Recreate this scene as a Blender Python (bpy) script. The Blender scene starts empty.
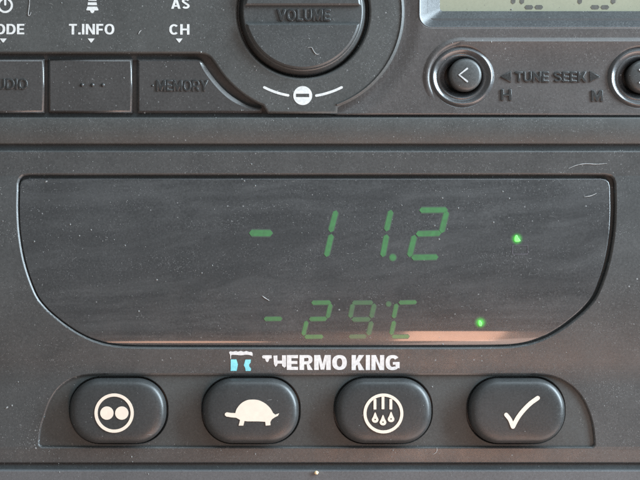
import bpy, bmesh, math, random
from mathutils import Vector
random.seed(7)
SC = bpy.context.scene
COL = SC.collection
S = 0.00025                      # one panel unit = 0.25 mm
PI = math.pi

# ------------------------------------------------------------------ camera
cam_d = bpy.data.cameras.new("Camera")
cam = bpy.data.objects.new("Camera", cam_d); COL.objects.link(cam)
cam.location = (0, -0.45, 0)
cam.rotation_euler = (PI/2, math.radians(0.0), 0)
cam_d.sensor_width = 36
cam_d.lens = 36*0.45/0.16
cam_d.clip_start = 0.005; cam_d.clip_end = 50
SC.camera = cam

# ------------------------------------------------------------------ world + lamps
w = bpy.data.worlds.new("World"); SC.world = w; w.use_nodes = True
bg = w.node_tree.nodes["Background"]
bg.inputs[0].default_value = (0.94, 1.0, 0.99, 1); bg.inputs[1].default_value = 0.32
SC.view_settings.view_transform = 'Standard'
SC.view_settings.look = 'None'
SC.view_settings.exposure = 0.0
SC.view_settings.gamma = 1.0

def area(name, loc, target, sx, sy, power, color):
    l = bpy.data.lights.new(name, 'AREA'); l.shape = 'RECTANGLE'
    l.size = sx; l.size_y = sy; l.energy = power; l.color = color
    o = bpy.data.objects.new(name, l); COL.objects.link(o)
    o.location = loc
    o.rotation_euler = (Vector(target)-Vector(loc)).to_track_quat('-Z', 'Y').to_euler()
    return o
# side window of the cab (right), windscreen above, warm cab bounce below
area("side_window_light", (0.80, -0.29, 0.34), (0.04, 0, 0), 0.24, 0.78, 36.0, (0.72, 0.89, 1.0))
area("windscreen_light", (0.25, -0.46, 0.62), (0.03, 0, 0), 0.8, 0.26, 4.5, (0.74, 0.90, 1.0))
area("cab_bounce_light", (0.40, -0.40, -0.60), (0.10, 0, -0.03), 0.8, 0.42, 5.4, (1.0, 0.73, 0.63))
area("patch_reflection_light", (0.066, -0.40, -0.24), (0.034, 0, -0.025), 0.050, 0.17, 0.44, (1.0, 0.53, 0.35))  # added warm lamp, mirrored as a patch in the display window
area("line_reflection_light", (-0.073, -0.40, -0.37), (-0.04, 0, -0.025), 0.09, 0.035, 0.10, (1.0, 0.56, 0.38)).data.shape = 'ELLIPSE'  # added warm lamp, mirrored as a thin line along the window's lower edge
SC.cycles.use_denoising = False          # keep a little sensor-like grain

# ------------------------------------------------------------------ materials
def new_mat(name):
    m = bpy.data.materials.new(name); m.use_nodes = True
    nt = m.node_tree
    return m, nt, nt.nodes["Principled BSDF"]

def ramp(nt, a, b, ca, cb):
    r = nt.nodes.new("ShaderNodeValToRGB")
    r.color_ramp.elements[0].position = a; r.color_ramp.elements[0].color = ca
    r.color_ramp.elements[1].position = b; r.color_ramp.elements[1].color = cb
    return r

def plastic(name, base, rough, spec=0.5, grain=0.12, dust=1.0, haze=0.35, streak=None, coat=0.0):
    """dark moulded plastic with fine grain, a thin film of dust, and specks"""
    m, nt, p = new_mat(name)
    N, L = nt.nodes, nt.links
    geo = N.new("ShaderNodeNewGeometry")
    mp = N.new("ShaderNodeMapping"); mp.vector_type = 'POINT'
    mp.inputs['Scale'].default_value = (1/S, 1/S, 1/S)
    L.new(geo.outputs['Position'], mp.inputs['Vector'])
    P = mp.outputs['Vector']
    def noise(scale, det=3, rgh=0.6, vec=P):
        n = N.new("ShaderNodeTexNoise"); n.inputs['Scale'].default_value = scale
        n.inputs['Detail'].default_value = det; n.inputs['Roughness'].default_value = rgh
        L.new(vec, n.inputs['Vector']); return n.outputs['Fac']
    def math_(op, a, b):
        n = N.new("ShaderNodeMath"); n.operation = op
        for i, v in enumerate((a, b)):
            if isinstance(v, (int, float)): n.inputs[i].default_value = v
            else: L.new(v, n.inputs[i])
        return n.outputs[0]
    # specks: voronoi cells, only a random share of them carry a speck
    def specks(scale, rad, share):
        v = N.new("ShaderNodeTexVoronoi"); v.inputs['Scale'].default_value = scale
        L.new(P, v.inputs['Vector'])
        sep = N.new("ShaderNodeSeparateColor"); L.new(v.outputs['Color'], sep.inputs[0])
        gate = math_('LESS_THAN', sep.outputs[0], share)
        r2 = math_('MULTIPLY', sep.outputs[1], rad)
        d = math_('SUBTRACT', r2, v.outputs['Distance'])
        d = math_('MULTIPLY', d, 9.0)
        n = N.new("ShaderNodeClamp"); L.new(d, n.inputs[0])
        return math_('MULTIPLY', math_('MULTIPLY', n.outputs[0], gate), sep.outputs[2])
    patch = ramp(nt, 0.38, 0.66, (0.12, 0.12, 0.12, 1), (1, 1, 1, 1)); L.new(noise(0.03, 5, 0.7), patch.inputs[0])
    s1 = specks(0.26, 0.26, 0.12)
    s2 = specks(0.70, 0.40, 0.30)
    s3 = specks(1.25, 0.50, 0.40)
    sp = math_('MAXIMUM', s1, math_('MULTIPLY', math_('MAXIMUM', math_('MULTIPLY', s2, 0.65), math_('MULTIPLY', s3, 0.85)), patch.outputs[0]))
    cloud = ramp(nt, 0.30, 0.75, (0.15, 0.15, 0.15, 1), (1, 1, 1, 1)); L.new(noise(0.018, 4), cloud.inputs[0])
    fine = ramp(nt, 0.35, 0.75, (0, 0, 0, 1), (1, 1, 1, 1)); L.new(noise(0.55, 2), fine.inputs[0])
    film = math_('MULTIPLY', math_('MULTIPLY', fine.outputs[0], cloud.outputs[0]), 0.18*haze)
    if streak:
        mp1 = N.new("ShaderNodeMapping"); L.new(P, mp1.inputs['Vector'])
        mp1.inputs['Rotation'].default_value = (0, math.radians(streak[0]), 0)
        wv = N.new("ShaderNodeTexNoise"); wv.inputs['Scale'].default_value = 0.006; wv.inputs['Detail'].default_value = 2
        L.new(P, wv.inputs['Vector'])
        wa = N.new("ShaderNodeVectorMath"); wa.operation = 'MULTIPLY_ADD'; L.new(wv.outputs['Color'], wa.inputs[0])
        wa.inputs[1].default_value = (70, 0, 70); L.new(mp1.outputs['Vector'], wa.inputs[2])
        mp2 = N.new("ShaderNodeMapping"); L.new(wa.outputs[0], mp2.inputs['Vector'])
        mp2.inputs['Scale'].default_value = (0.006, 1.0, 0.055)
        sr = ramp(nt, 0.42, 0.72, (0, 0, 0, 1), (1, 1, 1, 1))
        L.new(noise(1.0, 5, 0.65, mp2.outputs['Vector']), sr.inputs[0])
        film = math_('ADD', film, math_('MULTIPLY', sr.outputs[0], streak[1]))
    fac = math_('MAXIMUM', film, math_('MULTIPLY', sp, dust*0.62))
    mix = N.new("ShaderNodeMix"); mix.data_type = 'RGBA'
    L.new(fac, mix.inputs['Factor'])
    mot = N.new("ShaderNodeMapRange"); L.new(math_('ADD', math_('MULTIPLY', noise(0.45, 3, 0.8), 0.6), math_('MULTIPLY', noise(0.012, 3), 0.4)), mot.inputs['Value'])
    mot.inputs['From Min'].default_value = 0.36; mot.inputs['From Max'].default_value = 0.64
    mot.inputs['To Min'].default_value = 0.74; mot.inputs['To Max'].default_value = 1.26
    vm = N.new("ShaderNodeVectorMath"); vm.operation = 'SCALE'; vm.inputs[0].default_value = base
    L.new(mot.outputs['Result'], vm.inputs['Scale']); L.new(vm.outputs[0], mix.inputs['A'])
    mix.inputs['B'].default_value = (0.28, 0.285, 0.285, 1)
    L.new(mix.outputs['Result'], p.inputs['Base Color'])
    rr = N.new("ShaderNodeMapRange"); L.new(noise(0.05, 5), rr.inputs['Value'])
    rr.inputs['From Min'].default_value = 0.3; rr.inputs['From Max'].default_value = 0.7
    rr.inputs['To Min'].default_value = rough-0.05; rr.inputs['To Max'].default_value = rough+0.06
    L.new(math_('ADD', rr.outputs['Result'], math_('MULTIPLY', fac, 0.5)), p.inputs['Roughness'])
    p.inputs['Specular IOR Level'].default_value = spec
    p.inputs['Coat Weight'].default_value = coat
    p.inputs['Coat Roughness'].default_value = 0.06
    b = N.new("ShaderNodeBump"); b.inputs['Strength'].default_value = grain
    b.inputs['Distance'].default_value = 0.4*S
    h = math_('ADD', noise(1.3, 2), math_('MULTIPLY', sp, 2.0))
    L.new(h, b.inputs['Height']); L.new(b.outputs['Normal'], p.inputs['Normal'])
    return m

def paint(name, base, rough=0.55, wear=0.12):
    m, nt, p = new_mat(name)
    N, L = nt.nodes, nt.links
    geo = N.new("ShaderNodeNewGeometry")
    n = N.new("ShaderNodeTexNoise"); n.inputs['Scale'].default_value = 0.35/S; n.inputs['Detail'].default_value = 4
    L.new(geo.outputs['Position'], n.inputs['Vector'])
    r = ramp(nt, 0.30, 0.62, (*[c*(1-wear*2.2) for c in base], 1), (*base, 1))
    L.new(n.outputs['Fac'], r.inputs[0]); L.new(r.outputs[0], p.inputs['Base Color'])
    p.inputs['Roughness'].default_value = rough
    return m

def glow(name, base, emit, strength, rough=0.3):
    m, nt, p = new_mat(name)
    N, L = nt.nodes, nt.links
    geo = N.new("ShaderNodeNewGeometry")
    n = N.new("ShaderNodeTexNoise"); n.inputs['Scale'].default_value = 0.22/S; n.inputs['Detail'].default_value = 3
    L.new(geo.outputs['Position'], n.inputs['Vector'])
    r = N.new("ShaderNodeMapRange"); L.new(n.outputs['Fac'], r.inputs['Value'])
    r.inputs['From Min'].default_value = 0.25; r.inputs['From Max'].default_value = 0.75
    r.inputs['To Min'].default_value = strength*0.72; r.inputs['To Max'].default_value = strength*1.25
    L.new(r.outputs['Result'], p.inputs['Emission Strength'])
    p.inputs['Base Color'].default_value = (*base, 1)
    p.inputs['Emission Color'].default_value = (*emit, 1)
    p.inputs['Roughness'].default_value = rough
    return m

M = {}
M['radio']   = plastic("radio_black_plastic", (0.0357, 0.0364, 0.0350), 0.50, grain=0.16)
M['seekpan'] = plastic("radio_satin_plastic", (0.0532, 0.0483, 0.0469), 0.34, grain=0.14, dust=1.0)  # base lifted and warmed to stand in for warm light on this panel
M['preset']  = plastic("preset_key_plastic", (0.0378, 0.0357, 0.0350), 0.25, grain=0.05, dust=0.7)
M['knob']    = plastic("knob_plastic", (0.0350, 0.0364, 0.0364), 0.40, grain=0.10, dust=0.6)
M['emboss']  = plastic("embossed_plastic", (0.0182, 0.0182, 0.0182), 0.30, grain=0.05, dust=0.4)
M['ring']    = plastic("seek_ring_plastic", (0.0385, 0.0385, 0.0399), 0.22, spec=0.75, grain=0.06, dust=0.5)
M['fascia']  = plastic("controller_fascia_plastic", (0.0385, 0.0392, 0.0392), 0.36, grain=0.12)
M['recess']  = plastic("keypad_recess_plastic", (0.0322, 0.0343, 0.0336), 0.50, grain=0.12, dust=0.6)
M['lens']    = plastic("smoked_window_acrylic", (0.0235, 0.0240, 0.0252), 0.28, grain=0.03, dust=1.0, haze=0.5, streak=(9, 0.065), coat=0.8)
M['rubber']  = plastic("keypad_rubber", (0.0270, 0.0280, 0.0284), 0.38, spec=0.40, grain=0.10, dust=0.25, haze=0.15)
M['dash']    = plastic("dashboard_plastic", (0.0595, 0.0602, 0.0630), 0.50, grain=0.2, dust=0.6)
M['gap']     = plastic("gap_plastic", (0.0350, 0.0357, 0.0364), 0.55, dust=0.4, haze=0.3)
M['dark']    = plastic("dark_gap_plastic", (0.0084, 0.0084, 0.0084), 0.6, dust=0.2, haze=0.1)
M['lcd']     = paint("lcd_glass_beige", (0.225, 0.226, 0.168), 0.25, 0.03)
M['lcdseg']  = paint("lcd_segment_grey", (0.09, 0.088, 0.08), 0.3, 0.1)
M['bezel']   = plastic("lcd_bezel_plastic", (0.036, 0.037, 0.039), 0.34, grain=0.10, dust=1.0, haze=0.9)
M['white']   = paint("white_legend_print", (0.50, 0.50, 0.49), 0.6, 0.10)
M['chev']    = paint("grey_chevron_print", (0.40, 0.40, 0.40), 0.6, 0.1)
M['brand']   = paint("white_brand_print", (0.56, 0.55, 0.545), 0.6, 0.10)
M['cyan']    = paint("cyan_logo_print", (0.19, 0.56, 0.62), 0.6, 0.1)
M['icon']    = glow("backlit_warm_white_icon", (0.46, 0.40, 0.345), (1.0, 0.80, 0.60), 0.20, 0.5)
M['seg']     = glow("green_led_segment", (0.035, 0.05, 0.035), (0.05, 0.40, 0.09), 0.40, 0.32)
M['segdim']  = glow("dim_green_led_segment", (0.04, 0.055, 0.04), (0.05, 0.40, 0.07), 0.32, 0.32)
M['segfaint']= glow("faint_green_led_segment", (0.045, 0.055, 0.045), (0.05, 0.36, 0.07), 0.22, 0.32)
M['segbleed'] = glow("led_segment_bleed", (0.048, 0.053, 0.05), (0.05, 0.36, 0.08), 0.10, 0.32)  # dim border painting the light bleed around each lit segment
M['led']     = glow("bright_green_led", (0.1, 0.3, 0.1), (0.10, 1.0, 0.07), 1.7, 0.3)
def lamp_halo():
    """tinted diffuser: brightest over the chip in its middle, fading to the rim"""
    m = plastic("green_lamp_halo", (0.0235, 0.0242, 0.0252), 0.28, grain=0.03, dust=1.0, haze=0.5, streak=(9, 0.065), coat=0.8)
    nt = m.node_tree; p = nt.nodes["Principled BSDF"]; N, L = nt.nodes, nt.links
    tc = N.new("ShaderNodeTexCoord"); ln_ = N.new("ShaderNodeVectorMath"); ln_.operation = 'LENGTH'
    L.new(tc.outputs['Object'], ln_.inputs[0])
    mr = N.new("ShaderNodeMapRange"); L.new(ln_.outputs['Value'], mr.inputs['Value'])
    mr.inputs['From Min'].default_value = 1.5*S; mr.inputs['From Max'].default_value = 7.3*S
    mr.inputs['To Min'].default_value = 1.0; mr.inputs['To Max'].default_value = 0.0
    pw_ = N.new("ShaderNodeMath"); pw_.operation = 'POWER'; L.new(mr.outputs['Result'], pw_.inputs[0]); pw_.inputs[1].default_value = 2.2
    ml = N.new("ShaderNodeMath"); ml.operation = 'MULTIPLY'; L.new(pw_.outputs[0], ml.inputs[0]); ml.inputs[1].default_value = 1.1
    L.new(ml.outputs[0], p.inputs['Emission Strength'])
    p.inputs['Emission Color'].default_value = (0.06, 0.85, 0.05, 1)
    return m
M['ledhalo'] = lamp_halo()
M['unlit']   = plastic("unlit_indicator_plastic", (0.060, 0.056, 0.064), 0.3, dust=0.4)
M['dust']    = paint("dust_grey", (0.18, 0.18, 0.176), 0.9, 0.2)
M['lint']    = paint("lint_white", (0.36, 0.355, 0.35), 0.9, 0.2)
M['crumb']   = paint("crumb_gold", (0.80, 0.60, 0.36), 0.5, 0.2)

# ------------------------------------------------------------------ builders
W = {}                                          # world position of each object's origin
def V(px, py, h=0.0):
    return Vector(((px-320)*S, -h*S, (240-py)*S))

def root(name, at, label, cat, group=None):
    o = bpy.data.objects.new(name, None); COL.objects.link(o)
    o.empty_display_size = 0.01
    o.location = at; W[o] = Vector(at); o['label'] = label; o['category'] = cat
    if group: o['group'] = group
    return o

def link(name, bm, mat, parent=None, origin=None, smooth=None):
    """bm is in panel units (x right, y up from the picture centre, z towards the viewer)"""
    pw = W[parent] if parent else Vector((0, 0, 0))
    og = origin if origin is not None else pw
    bm.normal_update()
    for v in bm.verts:
        c = v.co
        v.co = Vector((c.x*S, -c.z*S, c.y*S)) - og
    me = bpy.data.meshes.new(name); bm.to_mesh(me); bm.free()
    me.materials.append(mat)
    if smooth is not None:
        for p in me.polygons: p.use_smooth = True
        me.set_sharp_from_angle(angle=math.radians(smooth))
    o = bpy.data.objects.new(name, me); COL.objects.link(o)
    o.location = og - pw
    if parent: o.parent = parent
    W[o] = og.copy()
    return o

def U(p): return (p[0]-320, 240-p[1])           # picture-like panel units -> y up

def circle(cx, cy, r, n=96, a0=0, a1=360, ry=None):
    full = abs(a1-a0) >= 360
    k = n if full else n+1
    return [(cx+r*math.cos(math.radians(a0+(a1-a0)*i/n)), cy+(ry or r)*math.sin(math.radians(a0+(a1-a0)*i/n))) for i in range(k)]

def rrect(x0, y0, x1, y1, r, n=12):
    pts = []
    for cx, cy, a in ((x1-r, y1-r, 0), (x0+r, y1-r, 90), (x0+r, y0+r, 180), (x1-r, y0+r, 270)):
        for i in range(n+1):
            t = math.radians(a+90*i/n); pts.append((cx+r*math.cos(t), cy+r*math.sin(t)))
    return pts

def catmull(pts, n=8, closed=False):
    out = []
    m = len(pts)
    for i in range(m if closed else m-1):
        p = [pts[(i+k) % m] if closed else pts[min(max(i+k, 0), m-1)] for k in (-1, 0, 1, 2)]
        for j in range(n):
            t = j/n
            out.append(tuple(0.5*(2*p[1][a]+(-p[0][a]+p[2][a])*t+(2*p[0][a]-5*p[1][a]+4*p[2][a]-p[3][a])*t*t+(-p[0][a]+3*p[1][a]-3*p[2][a]+p[3][a])*t**3) for a in (0, 1)))
    if not closed: out.append(pts[-1])
    return out

def sarea(l): return sum(l[i][0]*l[(i+1) % len(l)][1]-l[(i+1) % len(l)][0]*l[i][1] for i in range(len(l)))/2

def from_curve(cu):
    o = bpy.data.objects.new("tmp", cu); COL.objects.link(o)
    bpy.context.view_layer.update()
    dg = bpy.context.evaluated_depsgraph_get()
    me = bpy.data.meshes.new_from_object(o.evaluated_get(dg))
    bm = bmesh.new(); bm.from_mesh(me)
    bpy.data.objects.remove(o); bpy.data.curves.remove(cu); bpy.data.meshes.remove(me)
    return bm

def plate(loops, front, back, bevel=0.0, res=4, into=None, grow=False, chamfer=None):
    """solid plate from outlines (first outer, the rest holes), rounded edges inside the outline"""
    cu = bpy.data.curves.new("tmp", 'CURVE'); cu.dimensions = '2D'; cu.fill_mode = 'BOTH'
    for k, l in enumerate(loops):
        l = [U(p) for p in l]
        if (sarea(l) > 0) != (k == 0): l = l[::-1]
        sp = cu.splines.new('POLY'); sp.points.add(len(l)-1); sp.use_cyclic_u = True
        for q, p in zip(sp.points, l): q.co = (p[0], p[1], 0, 1)
    cu.bevel_depth = bevel; cu.bevel_resolution = 0 if chamfer else res; cu.offset = 0 if grow else -bevel
    cu.extrude = max((front-back)/2-bevel, 0)
    bm = from_curve(cu)
    for v in bm.verts: v.co.z += (front+back)/2
    if chamfer:                                  # one flat bevel face, shallower than 45 degrees
        for v in bm.verts:
            if abs(v.co.z-(front-bevel)) < bevel*0.2: v.co.z = front-bevel*chamfer
    bmesh.ops.remove_doubles(bm, verts=bm.verts[:], dist=1e-4)
    if into is not None: return merge(into, bm)
    return bm

def merge(a, b):
    me = bpy.data.meshes.new("tmp"); b.to_mesh(me); b.free()
    a.from_mesh(me); bpy.data.meshes.remove(me)
    return a

def lathe(cx, cy, prof, seg=96, a0=0.0, a1=360.0, ysc=1.0, into=None):
    bm = into or bmesh.new()
    full = abs(a1-a0) >= 360
    k = seg if full else seg+1
    x0, y0 = U((cx, cy)); rings = []
    for r, h in prof:
        if r < 1e-6: rings.append([bm.verts.new((x0, y0, h))]*k); continue
        rings.append([bm.verts.new((x0+r*math.cos(math.radians(a0+(a1-a0)*i/seg)), y0+ysc*r*math.sin(math.radians(a0+(a1-a0)*i/seg)), h)) for i in range(k)])
    for a, b in zip(rings, rings[1:]):
        for i in range(k if full else k-1):
            j = (i+1) % k
            vs = []
            for v in (a[i], a[j], b[j], b[i]):
                if v not in vs: vs.append(v)
            if len(vs) > 2: bm.faces.new(vs)
    bmesh.ops.recalc_face_normals(bm, faces=bm.faces[:])
    return bm

def loft(rings, cap=True, into=None):
    bm = into or bmesh.new()
    R = [[bm.verts.new(p) for p in r] for r in rings]
    for a, b in zip(R, R[1:]):
        n = len(a)
        for i in range(n): bm.faces.new((a[i], a[(i+1) % n], b[(i+1) % n], b[i]))
    if cap: bm.faces.new(R[-1])
    bmesh.ops.recalc_face_normals(bm, faces=bm.faces[:])
    return bm

def cuts(bm, ys=(), xs=()):
    for y in ys:
        bmesh.ops.bisect_plane(bm, geom=bm.verts[:]+bm.edges[:]+bm.faces[:], plane_co=(0, 240-y, 0), plane_no=(0, 1, 0))
    for x in xs:
        bmesh.ops.bisect_plane(bm, geom=bm.verts[:]+bm.edges[:]+bm.faces[:], plane_co=(x-320, 0, 0), plane_no=(1, 0, 0))

def bend(bm, f):
    for v in bm.verts: v.co.z += f(v.co.x+320, 240-v.co.y)

def band(pts, wid):
    A, B = [], []
    for i, p in enumerate(pts):
        d = (Vector(pts[min(i+1, len(pts)-1)])-Vector(pts[max(i-1, 0)])).normalized(); n = Vector((-d.y, d.x))
        A.append(tuple(Vector(p)+n*wid/2)); B.append(tuple(Vector(p)-n*wid/2))
    return A+B[::-1]

def sup(cx, cy, a, b, e=2.3, a0=0, a1=360, n=40):
    full = a1-a0 >= 360
    out = []
    for i in range(n if full else n+1):
        t = math.radians(a0+(a1-a0)*i/n); c, q = math.cos(t), math.sin(t)
        out.append((cx+a*math.copysign(abs(c)**(2/e), c), cy+b*math.copysign(abs(q)**(2/e), q)))
    return out

def glyph(c, t, th):
    """outline of one sans capital, cap height 1, stem t, bar th: (loops, width)"""
    k = (t-0.2)*0.9
    if c == '.': return [[(0, 0), (0, t), (t, t), (t, 0)]], t
    if c == 'I': return [[(0, 0), (0, 1), (t, 1), (t, 0)]], t
    if c == 'E':
        w = .60+k; m0, m1 = .5-th*.47, .5+th*.47
        return [[(0, 0), (0, 1), (w, 1), (w, 1-th), (t, 1-th), (t, m1), (w-.04, m1), (w-.04, m0), (t, m0), (t, th), (w, th), (w, 0)]], w
    if c == 'F':
        w = .58+k; return [[(0, 0), (0, 1), (w, 1), (w, 1-th), (t, 1-th), (t, .46+th/2), (w-.05, .46+th/2), (w-.05, .46-th/2), (t, .46-th/2), (t, 0)]], w
    if c == 'L': w = .56+k; return [[(0, 0), (0, 1), (t, 1), (t, th), (w, th), (w, 0)]], w
    if c == 'T': w = .66+k; return [[(0, 1), (w, 1), (w, 1-th), (w/2+t/2, 1-th), (w/2+t/2, 0), (w/2-t/2, 0), (w/2-t/2, 1-th), (0, 1-th)]], w
    if c == 'H':
        w = .74+k; a, b = .5-th/2, .5+th/2
        return [[(0, 0), (0, 1), (t, 1), (t, b), (w-t, b), (w-t, 1), (w, 1), (w, 0), (w-t, 0), (w-t, a), (t, a), (t, 0)]], w
    if c == 'N': w = .76+k; return [[(0, 0), (0, 1), (1.05*t, 1), (w-t, .36), (w-t, 1), (w, 1), (w, 0), (w-1.05*t, 0), (t, .64), (t, 0)]], w
    if c == 'M':
        w = .90+1.3*k; return [[(0, 0), (0, 1), (1.3*t, 1), (w/2, .40), (w-1.3*t, 1), (w, 1), (w, 0), (w-t, 0), (w-t, .62), (w/2+.4*t, 0.02), (w/2-.4*t, 0.02), (t, .62), (t, 0)]], w
    if c == 'K':
        w = .76+k; return [[(0, 0), (0, 1), (t, 1), (t, .62), (w-1.35*t, 1), (w-.02, 1), (.46*w+.12, .54), (w, 0), (w-1.35*t, 0), (.30*w+.12, .37), (t, .28), (t, 0)]], w
    if c == 'V': w = .78+k; return [[(0, 1), (1.1*t, 1), (w/2, .30), (w-1.1*t, 1), (w, 1), (w/2+.55*t, 0), (w/2-.55*t, 0)]], w
    if c == 'Y': w = .76+k; return [[(0, 1), (1.15*t, 1), (w/2, .64), (w-1.15*t, 1), (w, 1), (w/2+t/2, .42), (w/2+t/2, 0), (w/2-t/2, 0), (w/2-t/2, .42)]], w
    if c == 'A':
        w = .82+k; q = w/2-.55*t; X = lambda y: 1.1*t+y*q; ap = (w/2-1.1*t)/q; c0, c1 = .20, .20+th*.85
        return [[(0, 0), (q, 1), (w-q, 1), (w, 0), (w-X(0), 0), (w-X(c0), c0), (X(c0), c0), (X(0), 0)], [(X(c1), c1), (w-X(c1), c1), (w/2, ap)]], w
    if c == 'U':
        w = .72+k; r = .40
        return [[(0, 1), (t, 1), (t, r)]+sup(w/2, r, w/2-t, r-th, 2.3, 180, 360, 16)[1:-1]+[(w-t, r), (w-t, 1), (w, 1), (w, r)]+sup(w/2, r, w/2, r, 2.3, 180, 360, 16)[1:-1][::-1]+[(0, r)]], w
    if c == 'O': w = .80+k; return [sup(w/2, .5, w/2, .5), sup(w/2, .5, w/2-t, .5-th)], w
    if c == 'D':
        w = .74+k; x = w-.40
        return [[(0, 0), (0, 1), (x, 1)]+sup(x, .5, .40, .5, 2.2, -90, 90, 20)[1:-1][::-1]+[(x, 0)], [(t, th), (t, 1-th), (x, 1-th)]+sup(x, .5, .40-t, .5-th, 2.2, -90, 90, 20)[1:-1][::-1]+[(x, th)]], w
    if c == 'R':
        w = .72+k; x = w-.30; yb = .40; ym = (1+yb)/2; hb = (1-yb)/2
        bow = sup(x, ym, .29, hb, 2.2, -90, 90, 16)[::-1]
        return [[(0, 0), (0, 1)]+bow[:-1]+[(x+.08, yb+.015), (w, 0), (w-1.12*t, 0), (x-.06, yb-.03), (t, yb-.03), (t, 0)],
                [(t, yb+th*.8), (t, 1-th)]+sup(x, ym+th*.02, max(.29-t, .05), hb-th*.9, 2.2, -90, 90, 12)[::-1]], w
    if c == 'C':
        w = .76+k; o = sup(w/2, .5, w/2, .5, 2.2, 42, 318, 36); i_ = sup(w/2, .5, w/2-t, .5-th, 2.2, 42, 318, 36)
        return [o+i_[::-1]], w
    if c == 'G':
        w = .84+k; o = sup(w/2, .5, w/2, .5, 2.4, 38, 318, 36); i_ = sup(w/2, .5, w/2-t, .5-th, 2.4, 38, 300, 36)
        return [o+[(w, .12), (w, .54), (w*.52, .54), (w*.52, .54-th*.85), (w-t*.95, .54-th*.85), (w-t*.95, .22)]+i_[::-1]], w
    if c == 'S':
        w = .68+k; h = th/2; a = t/2
        q = (t+th)/4
        P = [(w/2+(w/2-q)*math.cos(math.radians(x)), .745+(.255-q)*math.sin(math.radians(x))) for x in range(18, 221, 12)]
        P += [(w/2+(w/2-q)*math.cos(math.radians(x)), .265+(.265-q)*math.sin(math.radians(x))) for x in range(40, -163, -12)]
        return [band(P, (t+th)/2)], w
    return [[(0, 0), (0, 1), (.3, 1), (.3, 0)]], .3

def text(s, x0, x1, ytop, ybot, h, thick, t=0.2, th=0.18, gap=0.11, bevel=0.0):
    """lettering fitted to a rectangle on the panel"""
    pos, x = [], 0.0
    for c in s:
        if c == ' ': x += 0.36; continue
        g, wd = glyph(c, t, th); pos.append((g, x)); x += wd+gap
    x -= gap; bm = bmesh.new()
    for g, gx in pos:
        lp = [[(x0+(gx+px)/x*(x1-x0), ybot+py*(ytop-ybot)) for px, py in l] for l in g]
        bm = plate(lp, h, h-thick, bevel, 1, bm, grow=True, chamfer=0.75 if bevel else None)
    return bm

def stroke(pts, wid, front, back, into=None, bevel=0.0):
    """flat band along a polyline; wid may be a list"""
    n = len(pts); ws = wid if isinstance(wid, (list, tuple)) else [wid]*n
    A, B = [], []
    for i in range(n):
        a = Vector(pts[max(i-1, 0)]); b = Vector(pts[min(i+1, n-1)])
        d = (b-a).normalized(); nrm = Vector((-d.y, d.x))
        p = Vector(pts[i]); A.append(tuple(p+nrm*ws[i]/2)); B.append(tuple(p-nrm*ws[i]/2))
    def capend(p, d, wd):
        ang = math.atan2(d.y, d.x)
        return [(p[0]+wd/2*math.cos(ang+t), p[1]+wd/2*math.sin(ang+t)) for t in (PI/3, PI/6, 0, -PI/6, -PI/3)]
    e = capend(pts[-1], (Vector(pts[-1])-Vector(pts[-2])), ws[-1])
    s = capend(pts[0], (Vector(pts[0])-Vector(pts[1])), ws[0])
    return plate([A+e+B[::-1]+s], front, back, bevel, 2, into)

def seg7(bm, a, b, wd, front, back):
    """one display segment, a hexagon from a to b"""
    a, b = Vector(a), Vector(b); d = (b-a).normalized(); n = Vector((-d.y, d.x)); q = wd/2
    pts = [a, a+d*q*0.8+n*q, b-d*q*0.8+n*q, b, b-d*q*0.8-n*q, a+d*q*0.8-n*q]
    return plate([[tuple(p) for p in pts]], front, back, 0, 0, bm)

def smooth01(t): t = min(max(t, 0), 1); return t*t*(3-2*t)

# ------------------------------------------------------------------ the dashboard that holds both units
dash = plate([rrect(-420, -380, 1060, 800, 30), rrect(-75, -100, 715, 470, 6)], 2.0, -18, 1.5)
d_o = link("dashboard", dash, M['dash'])
back = plate([rrect(-430, -390, 1070, 810, 30)], -60, -70)
b_o = link("dashboard_cavity", back, M['dark'])
for o in (d_o, b_o): o['kind'] = 'structure'
d_o['label'] = "grey dashboard panel framing the radio and the controller"; d_o['category'] = "dashboard"
b_o['label'] = "dark cavity wall behind the two dashboard units"; b_o['category'] = "dashboard"

# ================================================================== CAR RADIO
radio = root("car_radio", V(320, 144, -20), "black car radio with round volume knob and beige display, above the green-lit controller", "car radio")
KX, KY = 303, 12.5
def pt(r, deg): return (KX+r*math.cos(math.radians(deg)), KY+r*math.sin(math.radians(deg)))
def disp_radio(x, y): return 0
link("chassis", plate([rrect(-72, -97, 712, 150, 3), rrect(428, -68, 692, 18, 3), circle(KX, KY, 66), circle(461.5, 77, 26), circle(639.5, 77.5, 26)], -2.5, -14), M['gap'], radio)
link("rear_case", plate([rrect(-70, -95, 710, 145, 3)], -14.5, -60), M['dark'], radio)
# label plate with the knob surround
outer = [(-70, -95), (378, -95)]
outer += [(378, -60)] + [pt(101.5, a) for a in range(-44, 71, 2)] + [(337.5, 114), (268, 114)]
arc = [pt(102, a) for a in range(113, 149, 2)]
outer += arc + catmull([arc[-1], (211.5, 59.6), (206.5, 56), (199, 54.6), (185, 54.5)], 6)[1:] + [(-70, 54.5)]
fp = plate([outer, circle(KX, KY, 66, 128)], 8, -6, 2.6, 5)
link("faceplate", fp, M['radio'], radio)
# fine raised ridge on the right of the surround
rd = lathe(KX, KY, [(96.2, 7.9), (97.0, 7.2), (97.7, 8.6), (98.6, 9.1), (99.4, 8.6), (100.0, 7.9)], 96, -70, 60)
link("surround_ridge", rd, M['radio'], radio, smooth=40)
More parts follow.
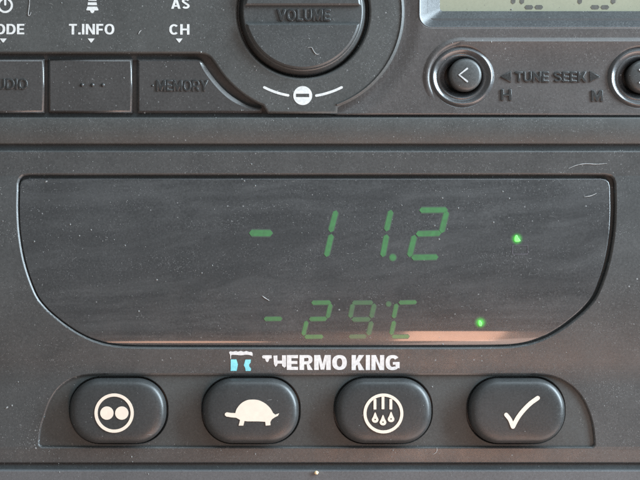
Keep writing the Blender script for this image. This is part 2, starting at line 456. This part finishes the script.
# right-hand panel (display and seek keys)
LCX0, LCY1 = 420, 27
panel = plate([[(385, -95), (710, -95), (710, 115.5), (334, 115.5), (334, 92), (352, 82), (375, 58), (388, 12)], rrect(LCX0, -75, 700, LCY1, 12),
               circle(461.5, 77, 29.5), circle(639.5, 77.5, 29.5)], 3.5, -13, 2.4, 4)
cuts(panel, [-20, 0, 10, 20]+[30+2*i for i in range(43)], [330+4*i for i in range(22)]+[418+2*i for i in range(30)])
def f_panel(x, y):
    """shallow hollow around the seek keys"""
    fade = smooth01((x-452)/9)
    if y < 37.5: return 0
    if y < 42: h = 1.8*smooth01((y-37.5)/4.5)
    elif y < 70:
        t = (y-42)/28; h = 1.8-6.0*(t-0.45*t*t)
    else: h = -1.5+1.3*((y-70)/43)**2
    return h*fade
bend(panel, lambda x, y: f_panel(x, y)-3.2*(1-smooth01((math.hypot(x-KX, y-KY)-101)/20)))
link("control_panel", panel, M['seekpan'], radio)
rim = lathe(463, 78, [(41.5, 3.0), (40, 3.75), (38, 4.75), (36.4, 5.3), (35.4, 5.0), (33.6, 3.6), (32, 1.5)], 90, 88, 240)
for v in rim.verts:
    a = math.degrees(math.atan2(v.co.y-162, v.co.x-143)) % 360
    v.co.z = 3.0+(v.co.z-3.0)*smooth01((240-a)/70) if v.co.z > 3.0 else v.co.z
link("hollow_rim", rim, M['seekpan'], radio, smooth=50)
# display: sloped bezel, glass, characters
def bzr(e, h, r): return [(*U(p), h) for p in rrect(LCX0-e, -75-e, 700+e, LCY1+e, r)]
bz = loft([bzr(1.6, 1.8, 13), bzr(1.4, 3.2, 13), bzr(0.8, 3.6, 12.6), bzr(0.2, 3.4, 12), bzr(-1.0, 2.2, 11),
           [(*U(p), -11.0) for p in rrect(440, -58, 682, 10.2, 4)], [(*U(p), -13.5) for p in rrect(441.5, -57, 681, 9, 3)]], cap=False)
bez = link("display_bezel", bz, M['bezel'], radio, smooth=35)
disp = link("display_glass", plate([rrect(438, -60, 684, 11, 2)], -12.2, -14), M['lcd'], radio)
def lcd_char(x, segs):
    y0, y1, wd, wth = -40.0, 5.6, 26.0, 4.2
    sl = lambda y: x+(5.6-y)*0.10
    bm = bmesh.new(); ym = (y0+y1)/2
    L = {'a': ((sl(y0)+3, y0), (sl(y0)+wd/2, y0)), 'A': ((sl(y0)+wd/2+1, y0), (sl(y0)+wd-3, y0)),
         'd': ((x+4, y1), (x+wd/2, y1)), 'D': ((x+wd/2+1.2, y1), (x+wd-3.2, y1)),
         'f': ((sl(y0)+1, y0+3), (sl(ym)+1, ym-2)), 'e': ((sl(ym)+1, ym+2), (sl(y1)+1, y1-3)),
         'b': ((sl(y0)+wd, y0+3), (sl(ym)+wd, ym-2)), 'c': ((sl(ym)+wd, ym+2), (sl(y1-3)+wd, y1-3)),
         'g': ((sl(ym)+4, ym), (sl(ym)+wd-4, ym))}
    for k in segs: bm = seg7(bm, L[k][0], L[k][1], wth, -11.9, -12.3)
    return bm
for x, s in ((488, 'aAbc'), (522, 'aAfedD'), (555, 'fgbc'), (588.5, 'aAfgcdD')):
    link("display_character", lcd_char(x, s), M['lcdseg'], disp)
# preset keys
def preset(loop, bev):
    return plate([loop], 4.5, -13, bev, chamfer=0.75)
keys = []
keys.append(link("preset_key", preset([(-68, 59.5), (44.8, 59.5), (44.8, 113), (-68, 113)], 2.2), M['preset'], radio))
keys.append(link("preset_key", preset([(49, 59.5), (132.6, 59.5), (132.6, 113), (49, 113)], 2.2), M['preset'], radio))
k3 = [(137.8, 59.5), (160, 59.5), (180, 59.5)] + catmull([(196, 59.5), (202.2, 61.4), (209, 71.5), (217, 82), (225, 90.5), (233.5, 97.4), (246, 104.8), (254, 107.4), (262, 108)], 5) + [(262, 113), (200, 113), (137.8, 113)]
def k3_mesh(lp):
    """the key with the curved end: its bevel is wider along the curve"""
    P = [Vector(U(p)) for p in lp]
    if sarea([tuple(p) for p in P]) < 0: P = P[::-1]
    n = len(P); inner = []
    for i, p in enumerate(P):
        d0 = (p-P[i-1]).normalized(); d1 = (P[(i+1) % n]-p).normalized()
        n0 = Vector((-d0.y, d0.x)); n1 = Vector((-d1.y, d1.x)); m_ = (n0+n1).normalized()
        x, y = p.x+320, 240-p.y
        wd = 2.0
        if 199 < x < 261.5 and y < 108.5: wd = 2.0+1.9*smooth01((x-199)/8)*smooth01((262-x)/30)
        inner.append(p+m_*wd/max(m_.dot(n0), 0.45))
    return loft([[(p.x, p.y, -13) for p in P], [(p.x, p.y, 2.4) for p in P], [(p.x, p.y, 4.5) for p in inner]])
keys.append(link("preset_key", k3_mesh(k3), M['preset'], radio))
def emb(s, x0, x1, y0, y1, h, par, th=1.1, wt=0.13, name="embossed_lettering", bev=0.42):
    return link(name, text(s, x0, x1, y0, y1, h+th, th+0.5, wt, wt*0.9, 0.12, bev), M['emboss'], par)
emb("AUDIO", -12.5, 28, 79.5, 89.5, 4.5, keys[0], 0.9)
for i in range(3):
    link("embossed_dot", lathe(82.6+10.4*i, 85.4, [(2.0, 4.3), (1.7, 5.0), (1.1, 5.5), (0, 5.7)], 20), M['emboss'], keys[1], smooth=50)
emb("MEMORY", 157, 208, 81, 91.3, 4.5, keys[2], 0.9)
link("embossed_dot", lathe(153, 86, [(1.3, 4.3), (0.9, 5.0), (0, 5.3)], 16), M['emboss'], keys[2], smooth=50)
# lower trim strip of the radio
st = plate([rrect(-70, 117.5, 710, 144.5, 4, 8)], 6.0, -13, 1.8, 4)
cuts(st, [119+2*i for i in range(13)])
bend(st, lambda x, y: -0.010*(y-126)**2)
link("trim_strip", st, M['radio'], radio)
# volume knob: base disc plus two raised halves either side of a slot
prof = [(64.6, -8), (64.2, -1), (63.2, 1.5), (60.6, 9.5), (59.6, 11.4), (58.6, 12), (56.5, 12.1), (0, 12.1)]
kb = lathe(KX, KY, prof, 160)
KB = 57.6
def half(y, lower):
    cy = KY; dy = y-cy; a = math.degrees(math.asin(dy/KB))
    return [ (KX+KB*math.cos(math.radians(t)), cy+KB*math.sin(math.radians(t))) for t in
             ([a+(180-2*a)*i/80 for i in range(81)] if lower else [a-(180+2*a)*i/80 for i in range(81)])]
kb = plate([half(25.2, True)], 16, 11, 1.8, 4, kb, chamfer=0.75)
kb = plate([half(7.2, False)], 16, 11, 1.8, 4, kb, chamfer=0.75)
knob = link("volume_knob", kb, M['knob'], radio, origin=V(KX, KY, -12), smooth=20)
emb("VOLUME", 277.5, 330, 11.3, 22.2, 12, knob, 1.5, 0.16)
well = lathe(KX, KY, [(69, 2), (67.4, 3.5), (66.4, 2.5), (65.8, 0.5), (65.2, -2), (63, -3)], 128)
link("knob_well", well, M['radio'], radio, smooth=40)
# printed legends
PH = 8.25
def prn(name, bm): return link(name, bm, M['white'], radio)
prn("printed_legend", text("MODE", -15.5, 25.6, 24.9, 35.2, PH, 0.4, 0.20, 0.17))
prn("printed_legend", text("T.INFO", 70, 115.2, 24.9, 35.4, PH, 0.4, 0.20, 0.17))
prn("printed_legend", text("AS", 171.8, 190.2, -0.6, 9.8, PH, 0.4, 0.20, 0.17))
prn("printed_legend", text("CH", 170, 190, 25.2, 35.6, PH, 0.4, 0.20, 0.17))
for x in (4.6, 92.2, 179.8):
    prn("printed_arrow", plate([[(x-3.4, 39.4), (x+3.4, 39.4), (x+0.4, 43.4), (x-0.4, 43.4)]], PH, PH-.4))
pw = stroke(circle(6.6, 6.4, 6.6, 40, -58, 238), 2.1, PH, PH-.4)
pw = stroke([(6.6, -2), (6.6, 5.6)], 2.1, PH, PH-.4, pw)
prn("printed_icon", pw)
bell = bmesh.new()
for lp in ([(90.6, -9), (95.8, -9), (97.0, -2.8), (89.4, -2.8)], [(89.6, -1.6), (97.0, -1.6), (97.5, 1.9), (89.2, 1.9)], [(89.0, 3.4), (97.6, 3.4), (98.0, 6.2), (88.7, 6.2)],
           [(88.6, 7.7), (98.0, 7.7), (99.4, 10.4), (99.2, 11.4), (95.6, 11.5), (94.8, 13.4), (93.3, 14.3), (91.8, 13.4), (91.0, 11.5), (87.6, 11.4), (87.4, 10.4)]):
    bell = plate([lp], PH, PH-.4, 0, 0, bell)
prn("printed_icon", bell)
prn("printed_icon", plate([circle(302.8, 96.2, 9.4, 64), [(296, 94.4), (309.2, 94.4), (309.2, 97.8), (296, 97.8)]], PH, PH-.4))
prn("printed_arc", stroke([pt(84.8, a) for a in range(117, 99, -1)], 2.5, PH, PH-.4))
prn("printed_arc", stroke([pt(84.8, a) for a in range(81, 62, -1)], 2.5, PH, PH-.4))
# seek keys
def seek(cx, cy, bx, by, tip, d):
    ring = lathe(cx, cy, [(33.2, 1.0), (32.2, 2.6), (29.8, 4.7), (29.0, 5.1), (28.2, 4.8), (25.4, 2.4), (24.4, 2.0), (23.6, 2.5), (22.9, 2.6), (21.4, 1.2), (20.2, -1.5), (19.0, -4), (17, -6)], 96, ysc=0.93)
    r = link("seek_key_surround", ring, M['ring'], radio, smooth=60)
    cap = lathe(bx, by, [(16.4, -8), (16.4, 5.5), (16.0, 7.3), (14.9, 8.5), (13.2, 9.1), (9, 9.7), (4, 10), (0, 10.1)], 72)
    k = link("seek_key", cap, M['knob'], radio, origin=V(bx, by, 0), smooth=50)
    tx, ty = tip
    link("printed_chevron", stroke([(tx+d*8.4, ty-6.3), (tx+d*0.4, ty), (tx+d*8.4, ty+6.5)], 1.8, 10.5, 9.5), M['chev'], k)
seek(461.5, 77, 464.8, 75.4, (458, 75.8), 1)
seek(639.5, 78, 642.5, 77, (646.5, 77), -1)
fp_h = lambda x, y: 3.5+f_panel(x, y)
emb("TUNE SEEK", 515, 585.6, 72.4, 82, fp_h(550, 78), radio, 1.3, 0.14)
emb("H", 501, 510.8, 90, 100.5, fp_h(506, 95), radio, 1.3, 0.14)
emb("M", 591.2, 602, 91, 101.5, fp_h(596, 95), radio, 1.3, 0.14)
for a in ([(500, 77), (510.8, 71.4), (510.8, 82.6)], [(600, 77), (589.4, 71.4), (589.4, 82.6)]):
    link("embossed_arrow", plate([a], fp_h(505, 77)+1.3, fp_h(505, 77)-0.6, 0.5, 2), M['emboss'], radio)

# ================================================================== TEMPERATURE CONTROLLER
ctl = root("temperature_controller", V(320, 466, -20), "black temperature controller with green -11.2 and -29 readout above four oval keys", "controller")
def f_ctl(x, y):
    if y < 176: return 1.4*(176-y)/25
    if y < 265: t = y-176; return 0.075*t-0.075/89*t*t/2
    h265 = 0.075*89/2
    k = 0.0017
    if y < 362: t = y-265; return h265-k*t*t/2
    h362 = h265-k*97*97/2; s0 = k*97
    if y < 448: t = min(y-362, 26); return h362-s0*(t-t*t/52)
    return h362-s0*13-0.15*(y-448)
BH = 4.5
half_pts = [(316.5, 347.4), (420, 347.3), (470, 347.2), (504, 346.6), (521, 345), (534, 342), (547, 336.8), (560.5, 329), (574, 319), (587, 307), (597, 292.5), (607, 264), (612.2, 236), (614, 212), (614, 192)]
sm = catmull(half_pts, 8)
cor = [(613.9, 184), (612.6, 179), (609.6, 176.2), (604, 175.2)]
def window(dl, dr, dt, db):
    """window outline pulled in by dl/dr/dt/db on each side"""
    right = sm+cor
    full = right+[(633-x, y) for x, y in right[::-1]]
    cx, cy = 316.5, 261
    out = []
    for x, y in full:
        k = (x-cx)/298
        x2 = x-(dr*max(k, 0) if k > 0 else -dl*max(-k, 0))
        m = (y-cy)/86
        y2 = y-(db*max(m, 0) if m > 0 else -dt*max(-m, 0))
        out.append((x2, y2))
    return out
rec_top = catmull([(39.2, 441), (41, 428), (44.5, 417), (49.5, 403), (57, 391), (66, 383), (76, 378), (90, 375.6), (110, 375)], 6)
rec_r = catmull([(530, 375), (547, 375.8), (560, 379.6), (573, 388), (582.5, 399), (589, 413), (592.6, 426), (594.4, 441)], 6)
recess = rec_top+rec_r+[(594.4, 445), (592.6, 447), (42, 447), (39.2, 445)]
fas = plate([rrect(-70, 150.5, 710, 464.5, 5, 8), window(0, 0, 0, 0), recess], BH, -16, 1.9, 5, chamfer=0.75)
cuts(fas, [153+3*i for i in range(104)]+[176])
bend(fas, f_ctl)
link("fascia", fas, M['fascia'], ctl)
link("back_box", plate([rrect(-70, 151, 710, 474, 3)], -11.5, -50), M['gap'], ctl)
link("lower_flange", plate([rrect(-70, 458, 710, 473, 1)], -8.0, -11), M['gap'], ctl)
# smoked window
def f_lens(x, y):
    b = max(0, (y-330)/17)
    return f_ctl(x, y)-2.5*b*b
ln = plate([window(0.8, 4.0, 3.2, 0.8)], BH-2.2, -11, 1.1, 4, chamfer=0.75)
cuts(ln, [178+4*i for i in range(38)]+[330+i for i in range(18)])
bend(ln, f_lens)
lens = link("display_window", ln, M['lens'], ctl)
gut = plate([window(-3, -3, -3, -3), window(8, 10, 8, 8)], BH-8, -11, 0, 0)
link("window_gutter", gut, M['fascia'], ctl)
# green numerals
def numeral(segs, mat, name="led_numeral", dots=()):
    bm = bmesh.new()
    f0 = BH-2.2
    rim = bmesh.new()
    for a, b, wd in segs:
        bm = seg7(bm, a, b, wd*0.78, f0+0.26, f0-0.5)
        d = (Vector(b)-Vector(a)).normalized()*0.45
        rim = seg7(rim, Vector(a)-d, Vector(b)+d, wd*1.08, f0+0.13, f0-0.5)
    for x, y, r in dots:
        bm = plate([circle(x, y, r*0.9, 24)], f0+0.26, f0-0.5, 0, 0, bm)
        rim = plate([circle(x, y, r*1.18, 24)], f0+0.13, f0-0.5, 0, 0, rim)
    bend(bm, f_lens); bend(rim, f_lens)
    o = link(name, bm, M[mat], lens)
    link("segment_bleed", rim, M['segbleed'], o)
    return o
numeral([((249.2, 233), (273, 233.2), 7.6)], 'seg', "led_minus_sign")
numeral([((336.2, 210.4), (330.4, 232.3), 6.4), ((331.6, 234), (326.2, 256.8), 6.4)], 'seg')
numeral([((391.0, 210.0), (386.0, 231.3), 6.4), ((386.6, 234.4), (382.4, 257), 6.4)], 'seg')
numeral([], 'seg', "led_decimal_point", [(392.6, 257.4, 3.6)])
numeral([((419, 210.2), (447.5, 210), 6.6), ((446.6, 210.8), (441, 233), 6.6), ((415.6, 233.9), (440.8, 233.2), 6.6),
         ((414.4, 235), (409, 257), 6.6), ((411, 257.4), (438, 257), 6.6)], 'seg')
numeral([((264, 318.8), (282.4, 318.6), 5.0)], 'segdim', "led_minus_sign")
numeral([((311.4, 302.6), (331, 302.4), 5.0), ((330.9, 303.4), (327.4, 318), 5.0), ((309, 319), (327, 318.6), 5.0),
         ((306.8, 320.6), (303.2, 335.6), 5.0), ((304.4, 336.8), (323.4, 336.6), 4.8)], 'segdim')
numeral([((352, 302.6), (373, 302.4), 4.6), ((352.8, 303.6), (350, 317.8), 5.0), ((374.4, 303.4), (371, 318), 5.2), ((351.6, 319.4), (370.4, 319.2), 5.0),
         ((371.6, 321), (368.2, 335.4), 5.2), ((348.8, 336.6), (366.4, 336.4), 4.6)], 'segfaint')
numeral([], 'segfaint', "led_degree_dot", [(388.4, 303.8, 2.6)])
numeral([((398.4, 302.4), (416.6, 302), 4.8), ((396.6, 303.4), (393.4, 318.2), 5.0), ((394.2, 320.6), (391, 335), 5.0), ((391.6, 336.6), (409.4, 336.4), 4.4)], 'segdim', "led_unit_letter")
# two pilot lamps seen through the window, each a small chip on a flat disc with its halo painted in as emission
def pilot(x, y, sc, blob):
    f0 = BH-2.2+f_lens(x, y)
    halo = lathe(x, y, [(7.4-0.74*q, 0.03) for q in range(10)]+[(0, 0.03)], 32)
    bend(halo, lambda px_, py_: BH-2.2+f_lens(px_, py_))
    b = link("pilot_lamp", halo, M['ledhalo'], lens, origin=V(x, y, f0+0.06), smooth=40)
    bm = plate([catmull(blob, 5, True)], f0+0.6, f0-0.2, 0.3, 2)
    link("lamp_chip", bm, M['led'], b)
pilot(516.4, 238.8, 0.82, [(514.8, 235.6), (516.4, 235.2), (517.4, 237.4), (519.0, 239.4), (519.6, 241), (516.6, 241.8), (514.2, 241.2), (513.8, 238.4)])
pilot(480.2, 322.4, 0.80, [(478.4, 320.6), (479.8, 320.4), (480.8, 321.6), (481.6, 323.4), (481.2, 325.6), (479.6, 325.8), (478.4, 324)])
sq = plate([rrect(511.4, 245, 527.6, 254.6, 1.5), rrect(512.6, 245.8, 526.8, 253.6, 1)], BH-2.2+f_lens(520, 250)+0.2, BH-3)
link("indicator_outline", sq, M['unlit'], lens)
# maker's mark and lettering, partly rubbed away
def onf(bm): bend(bm, f_ctl); return bm
LH = BH+0.25
tk = plate([[(262.0, 356.4), (263, 355.2), (271.6, 355.2), (271.8, 358.2), (269.4, 358.6), (268.4, 361.4), (267.2, 362.2), (266, 361.4), (265, 358.6), (262.6, 358.2)]], LH, LH-.5)
tk = plate([[(273.4, 355.6), (277.4, 355.4), (277.4, 360.6), (282.0, 360.6), (282.0, 355.2), (286.0, 355.2), (286.0, 366.4), (284.4, 367.8), (282.2, 366), (282, 363.6), (277.6, 363.6), (277, 365.6), (275.6, 366.8), (274.0, 364.4)]], LH, LH-.5, 0, 0, tk)
tk = merge(tk, text("ERMO", 286.8, 346.8, 355.0, 370.0, LH, 0.5, 0.275, 0.21, 0.085))
tk = merge(tk, text("KING", 351.6, 399.6, 355.0, 370.2, LH, 0.5, 0.275, 0.21, 0.085))
link("brand_lettering", onf(tk), M['brand'], ctl)
lg = plate([catmull([(229.2, 352.6), (230.4, 351.2), (233, 351.6), (236, 350.9), (238, 351.6), (241, 350.8), (243.4, 351.6), (246.6, 350.9), (249, 351.8), (251.4, 351.8), (252.6, 353.4), (252.4, 356), (251.4, 355.4), (247, 354.6), (241, 355.2), (236, 354.8), (231.4, 355), (231, 358.4), (230.3, 358.4), (230.2, 355)], 3, True)], LH, LH-.5)
link("brand_emblem_bar", onf(lg), M['brand'], ctl)
for lp in ([(230.8, 359.4), (236.4, 359.4), (237.8, 364.4), (237.6, 366), (236.6, 371), (230.6, 371)], [(245.4, 359.6), (250.8, 359.6), (250.6, 362.6), (249, 364.6), (249.2, 366.4), (251, 368.8), (250.6, 371), (245.6, 371), (245.2, 368), (243.8, 365.4)]):
    link("brand_emblem_arrow", onf(plate([lp], LH, LH-.5)), M['cyan'], ctl)
# keypad
RH = -5.2
bx = [118.2, 250.8, 383.3, 516.4]; BY, BW, BHH = 410.6, 47.8, 32.2
def stad(cx, cy, ins):
    """oval key outline: flat top and bottom, strongly rounded ends"""
    a, b = BW-ins, BHH-ins
    return rrect(cx-a, cy-b, cx+a, cy+b, min(max(30-ins*0.9, 4), b-0.4), 22)
floor_ = plate([rrect(20, 368, 610, 456, 3)]+[stad(x, BY, -1.6) for x in bx], RH, -11, 0.7, 2)
link("keypad_recess", floor_, M['recess'], ctl)
rings = [[(*U(p), h) for p in stad(320, 240, i)] for i, h in ((0.0, -12), (0.0, 3.6), (0.35, 5.2), (1.1, 7.0), (2.3, 8.4), (4.0, 9.5), (6.2, 10.2), (9, 10.6), (13, 10.85), (18, 11.0), (23, 11.1), (26, 11.15))]
key0 = None
keysC = []
for x in bx:
    if key0 is None:
        bm = loft(rings)
        for v in bm.verts: v.co.x += x-320; v.co.y += 240-BY
        key0 = link("keypad_button", bm, M['rubber'], ctl, origin=V(x, BY, 0), smooth=50)
        keysC.append(key0)
    else:
        k = key0.copy(); COL.objects.link(k); k.parent = ctl
        k.location = V(x, BY, 0)-W[ctl]; W[k] = V(x, BY, 0); keysC.append(k)
IH = 11.6
def icon(name, bm, k): link(name, bm, M['icon'], k)
ic = plate([circle(115.4, 412, 19.5, 72), circle(115.4, 412, 16.4, 72)], IH, IH-2)
ic = plate([circle(108.2, 412, 6.6, 40)], IH, IH-2, 0, 0, ic)
ic = plate([circle(123.0, 412, 6.6, 40)], IH, IH-2, 0, 0, ic)
icon("two_dot_icon", ic, keysC[0])
tort = catmull([(235.8, 412), (237.4, 407.6), (241.4, 402.6), (247, 399.4), (253, 398.6), (259.4, 399.4), (266, 402.8), (270.8, 407.6), (273.4, 412)], 6)
tort += [(275.6, 413.6), (279.4, 412.2), (278.2, 414.6), (275, 416.2), (272.4, 418), (271.4, 419.4), (270.6, 421), (270.8, 424), (266, 424.4), (265.6, 420.6), (259, 420.2), (248, 420.2), (245, 419.8), (243.8, 424.4), (239.2, 424.4), (240, 421.2), (240.6, 418.8), (236.8, 416.6), (232, 416.2), (227, 415.4), (225.4, 414), (225.6, 412.2), (227.4, 411.2), (231, 411.8)]
icon("tortoise_icon", plate([tort], IH, IH-2), keysC[1])
df = plate([circle(383, 412.4, 19.8, 72), circle(383, 412.4, 16.8, 72)], IH, IH-2)
for x, y0, y1 in ((374.6, 398, 408.4), (382.6, 395.5, 408.2), (390.4, 398, 408.4)): df = plate([rrect(x-1.4, y0, x+1.4, y1, .4, 3)], IH, IH-2, 0, 0, df)
for x, y in ((374.8, 417.2), (382.6, 419.8), (390.6, 416.6)):
    drop = catmull([(x, y-6.0), (x+1.9, y-1.8), (x+3.3, y+1.2), (x+2.3, y+3.6), (x, y+4.4), (x-2.3, y+3.6), (x-3.3, y+1.2), (x-1.9, y-1.8)], 4, True)
    df = plate([drop, circle(x, y+1.2, 0.8, 12)], IH, IH-2, 0, 0, df)
icon("defrost_icon", df, keysC[2])
ck = catmull([(505.2, 413.8), (508.6, 418.0), (511.8, 425.2), (515.6, 418.2), (521.4, 409.8), (528.8, 402.4), (537.6, 396.4)], 6)
ck = catmull([(505.0, 413.6), (508.8, 418.6), (511.6, 425.6)], 6)
c1 = stroke(ck, [4.0]*len(ck), IH, IH-2)
ck2 = catmull([(511.8, 425.4), (516.4, 416.8), (522, 409.4), (529, 402.4), (536.4, 397)], 6)
c1 = stroke(ck2, 4.2, IH+.05, IH-2, c1)
icon("tick_icon", c1, keysC[3])

# ================================================================== dust, lint, crumb (laid on whatever surface is there)
bpy.context.view_layer.update()
dg = bpy.context.evaluated_depsgraph_get()
def hit(px, py):
    ok, loc, nor, idx, ob, mx = SC.ray_cast(dg, V(px, py, 400), Vector((0, 1, 0)))
    return (loc, nor, ob) if ok else (V(px, py, 0), Vector((0, -1, 0)), None)
db = bmesh.new()
skip = ('led_', 'pilot', 'lamp', 'printed', 'brand', 'tortoise', 'tick', 'defrost', 'two_dot')
n_d = 0
seeds = [(random.uniform(0, 640), random.uniform(0, 480), random.uniform(12, 70)) for _ in range(34)]
seeds += [(random.uniform(0, 640), y, 14) for y in (60, 116, 148, 176, 176, 446, 447, 466) for _ in range(4)]
for i in range(5200):
    if i % 5 < 2: px, py = random.uniform(-10, 650), random.uniform(-10, 490)
    else:
        q = random.choice(seeds); px = random.gauss(q[0], q[2]*1.6); py = random.gauss(q[1], q[2]*0.5)
        if not (-10 < px < 650 and -10 < py < 490): continue
    loc, nor, ob = hit(px, py)
    if ob is None or ob.name.startswith(skip): continue
    if ob.name.startswith('keypad_button') and random.random() < 0.75: continue
    r = 0.12+0.38*random.random()**3.6
    if random.random() < 0.012: r = 0.75+0.35*random.random()
    u = nor.orthogonal().normalized(); v = nor.cross(u)
    k = random.randint(4, 6); a0 = random.uniform(0, 6.28); el = random.uniform(0.6, 1.9) if random.random() < 0.3 else 1
    ax = random.uniform(0, 6.28)
    base = []; ct = db.verts.new(Vector()); 
    for j in range(k):
        t = a0+2*PI*j/k; rr = r*random.uniform(0.65, 1.2)
        x, y = rr*math.cos(t)*el, rr*math.sin(t)
        x, y = x*math.cos(ax)-y*math.sin(ax), x*math.sin(ax)+y*math.cos(ax)
        base.append(loc+(u*x+v*y)*S)
    ct.co = loc+nor*r*0.7*S
    bv = [db.verts.new(p) for p in base]
    for j in range(k): db.faces.new((ct, bv[j], bv[(j+1) % k]))
    n_d += 1
for i in range(150):
    px, py = random.uniform(0, 640), random.uniform(0, 480)
    a = random.uniform(0, 6.28); ln_ = random.uniform(1.5, 5.5); bend_ = random.uniform(-1, 1)
    pts = []
    for j in range(6):
        a += bend_*0.25; pts.append((px, py)); px += math.cos(a)*ln_/5; py += math.sin(a)*ln_/5
    hs = [hit(*p) for p in pts]
    if any(h[2] is None or h[2].name.startswith(skip) for h in hs) or max(h[0].y for h in hs)-min(h[0].y for h in hs) > 2*S: continue
    wd = random.uniform(0.09, 0.17)*S; prev = None
    for j, (loc, nor, ob) in enumerate(hs):
        d = Vector((math.cos(a+1.57), 0, math.sin(a+1.57)))*wd*(0.4 if j in (0, 5) else 1)
        cur = (db.verts.new(loc+d+nor*0.1*S), db.verts.new(loc+nor*0.14*S), db.verts.new(loc-d+nor*0.1*S))
        if prev:
            db.faces.new((prev[0], prev[1], cur[1], cur[0])); db.faces.new((prev[1], prev[2], cur[2], cur[1]))
        prev = cur
def raw(name, bm, mat):
    bmesh.ops.recalc_face_normals(bm, faces=bm.faces[:])
    me = bpy.data.meshes.new(name); bm.to_mesh(me); bm.free(); me.materials.append(mat)
    o = bpy.data.objects.new(name, me); COL.objects.link(o); return o
du = raw("dust", db, M['dust'])
du['kind'] = 'stuff'; du['label'] = "pale dust specks sprinkled over both dashboard units"; du['category'] = "dust"

def fibre(label, pts, r):
    path = catmull(pts, 8)
    bm = bmesh.new(); rings = []
    P = []
    for x, y in path:
        loc, nor, ob = hit(x, y); P.append(loc+nor*r*S)
    c = sum(P, Vector())/len(P)
    for i, p in enumerate(P):
        d = (P[min(i+1, len(P)-1)]-P[max(i-1, 0)]).normalized()
        u = d.cross(Vector((0, 1, 0))).normalized(); v = d.cross(u)
        k = r*S*(0.5+0.5*math.sin(PI*min(max(i/(len(P)-1), .06), .94)))
        rings.append([bm.verts.new(p-c+(u*math.cos(t)+v*math.sin(t))*k) for t in (0, 1.26, 2.51, 3.77, 5.03)])
    for a, b in zip(rings, rings[1:]):
        for j in range(5): bm.faces.new((a[j], a[(j+1) % 5], b[(j+1) % 5], b[j]))
    bm.faces.new(rings[0]); bm.faces.new(rings[-1])
    o = raw("lint_fibre", bm, M['lint']); o.location = c
    o['label'] = label; o['category'] = "lint"; o['group'] = "lint fibres stuck to the units"
    return o
fibre("hooked pale hair hanging left of the bell symbol on the radio", [(30.6, -8), (30.8, 4), (29.8, 12), (29.6, 16.2), (31.2, 16), (32.4, 13)], 0.34)
fibre("kinked white thread lying on the lower half of the volume knob", [(308, 49.4), (311.6, 49.2), (313.8, 53), (316.4, 55.8), (319.4, 55.6)], 0.36)
fibre("long curved pale fibre above the top right corner of the display window", [(568, 168.6), (576, 165.4), (585, 164), (596, 164.4), (606, 163.6)], 0.34)
fibre("short slanted fibre inside the top right corner of the display window", [(583.6, 197), (590, 196), (596, 193.4)], 0.36)
fibre("short white fibre on the display window left of the lower minus sign", [(262.4, 295.8), (265.4, 298), (269.4, 300.4)], 0.40)
fibre("tiny slanted fibre between the T.INFO and CH legends", [(139.4, 35), (140.6, 32.6), (142.2, 31.2)], 0.40)
fibre("thin curved hair on the strip below the tick key", [(437, 448), (436.6, 452), (433, 455)], 0.30)

def crumb():
    bm = bmesh.new(); bmesh.ops.create_icosphere(bm, subdivisions=2, radius=1.0)
    for v in bm.verts:
        v.co *= random.uniform(0.82, 1.12); v.co = Vector((v.co.x*2.3, v.co.y*2.0, v.co.z*1.9))*S
    o = raw("crumb", bm, M['crumb'])
    loc, nor, ob = hit(316.4, 472.2)
    o.location = loc+Vector((0, -1.4*S, 0))
    for p in o.data.polygons: p.use_smooth = True
    o['label'] = "tiny golden crumb on the grey ledge below the controller"; o['category'] = "crumb"
crumb()
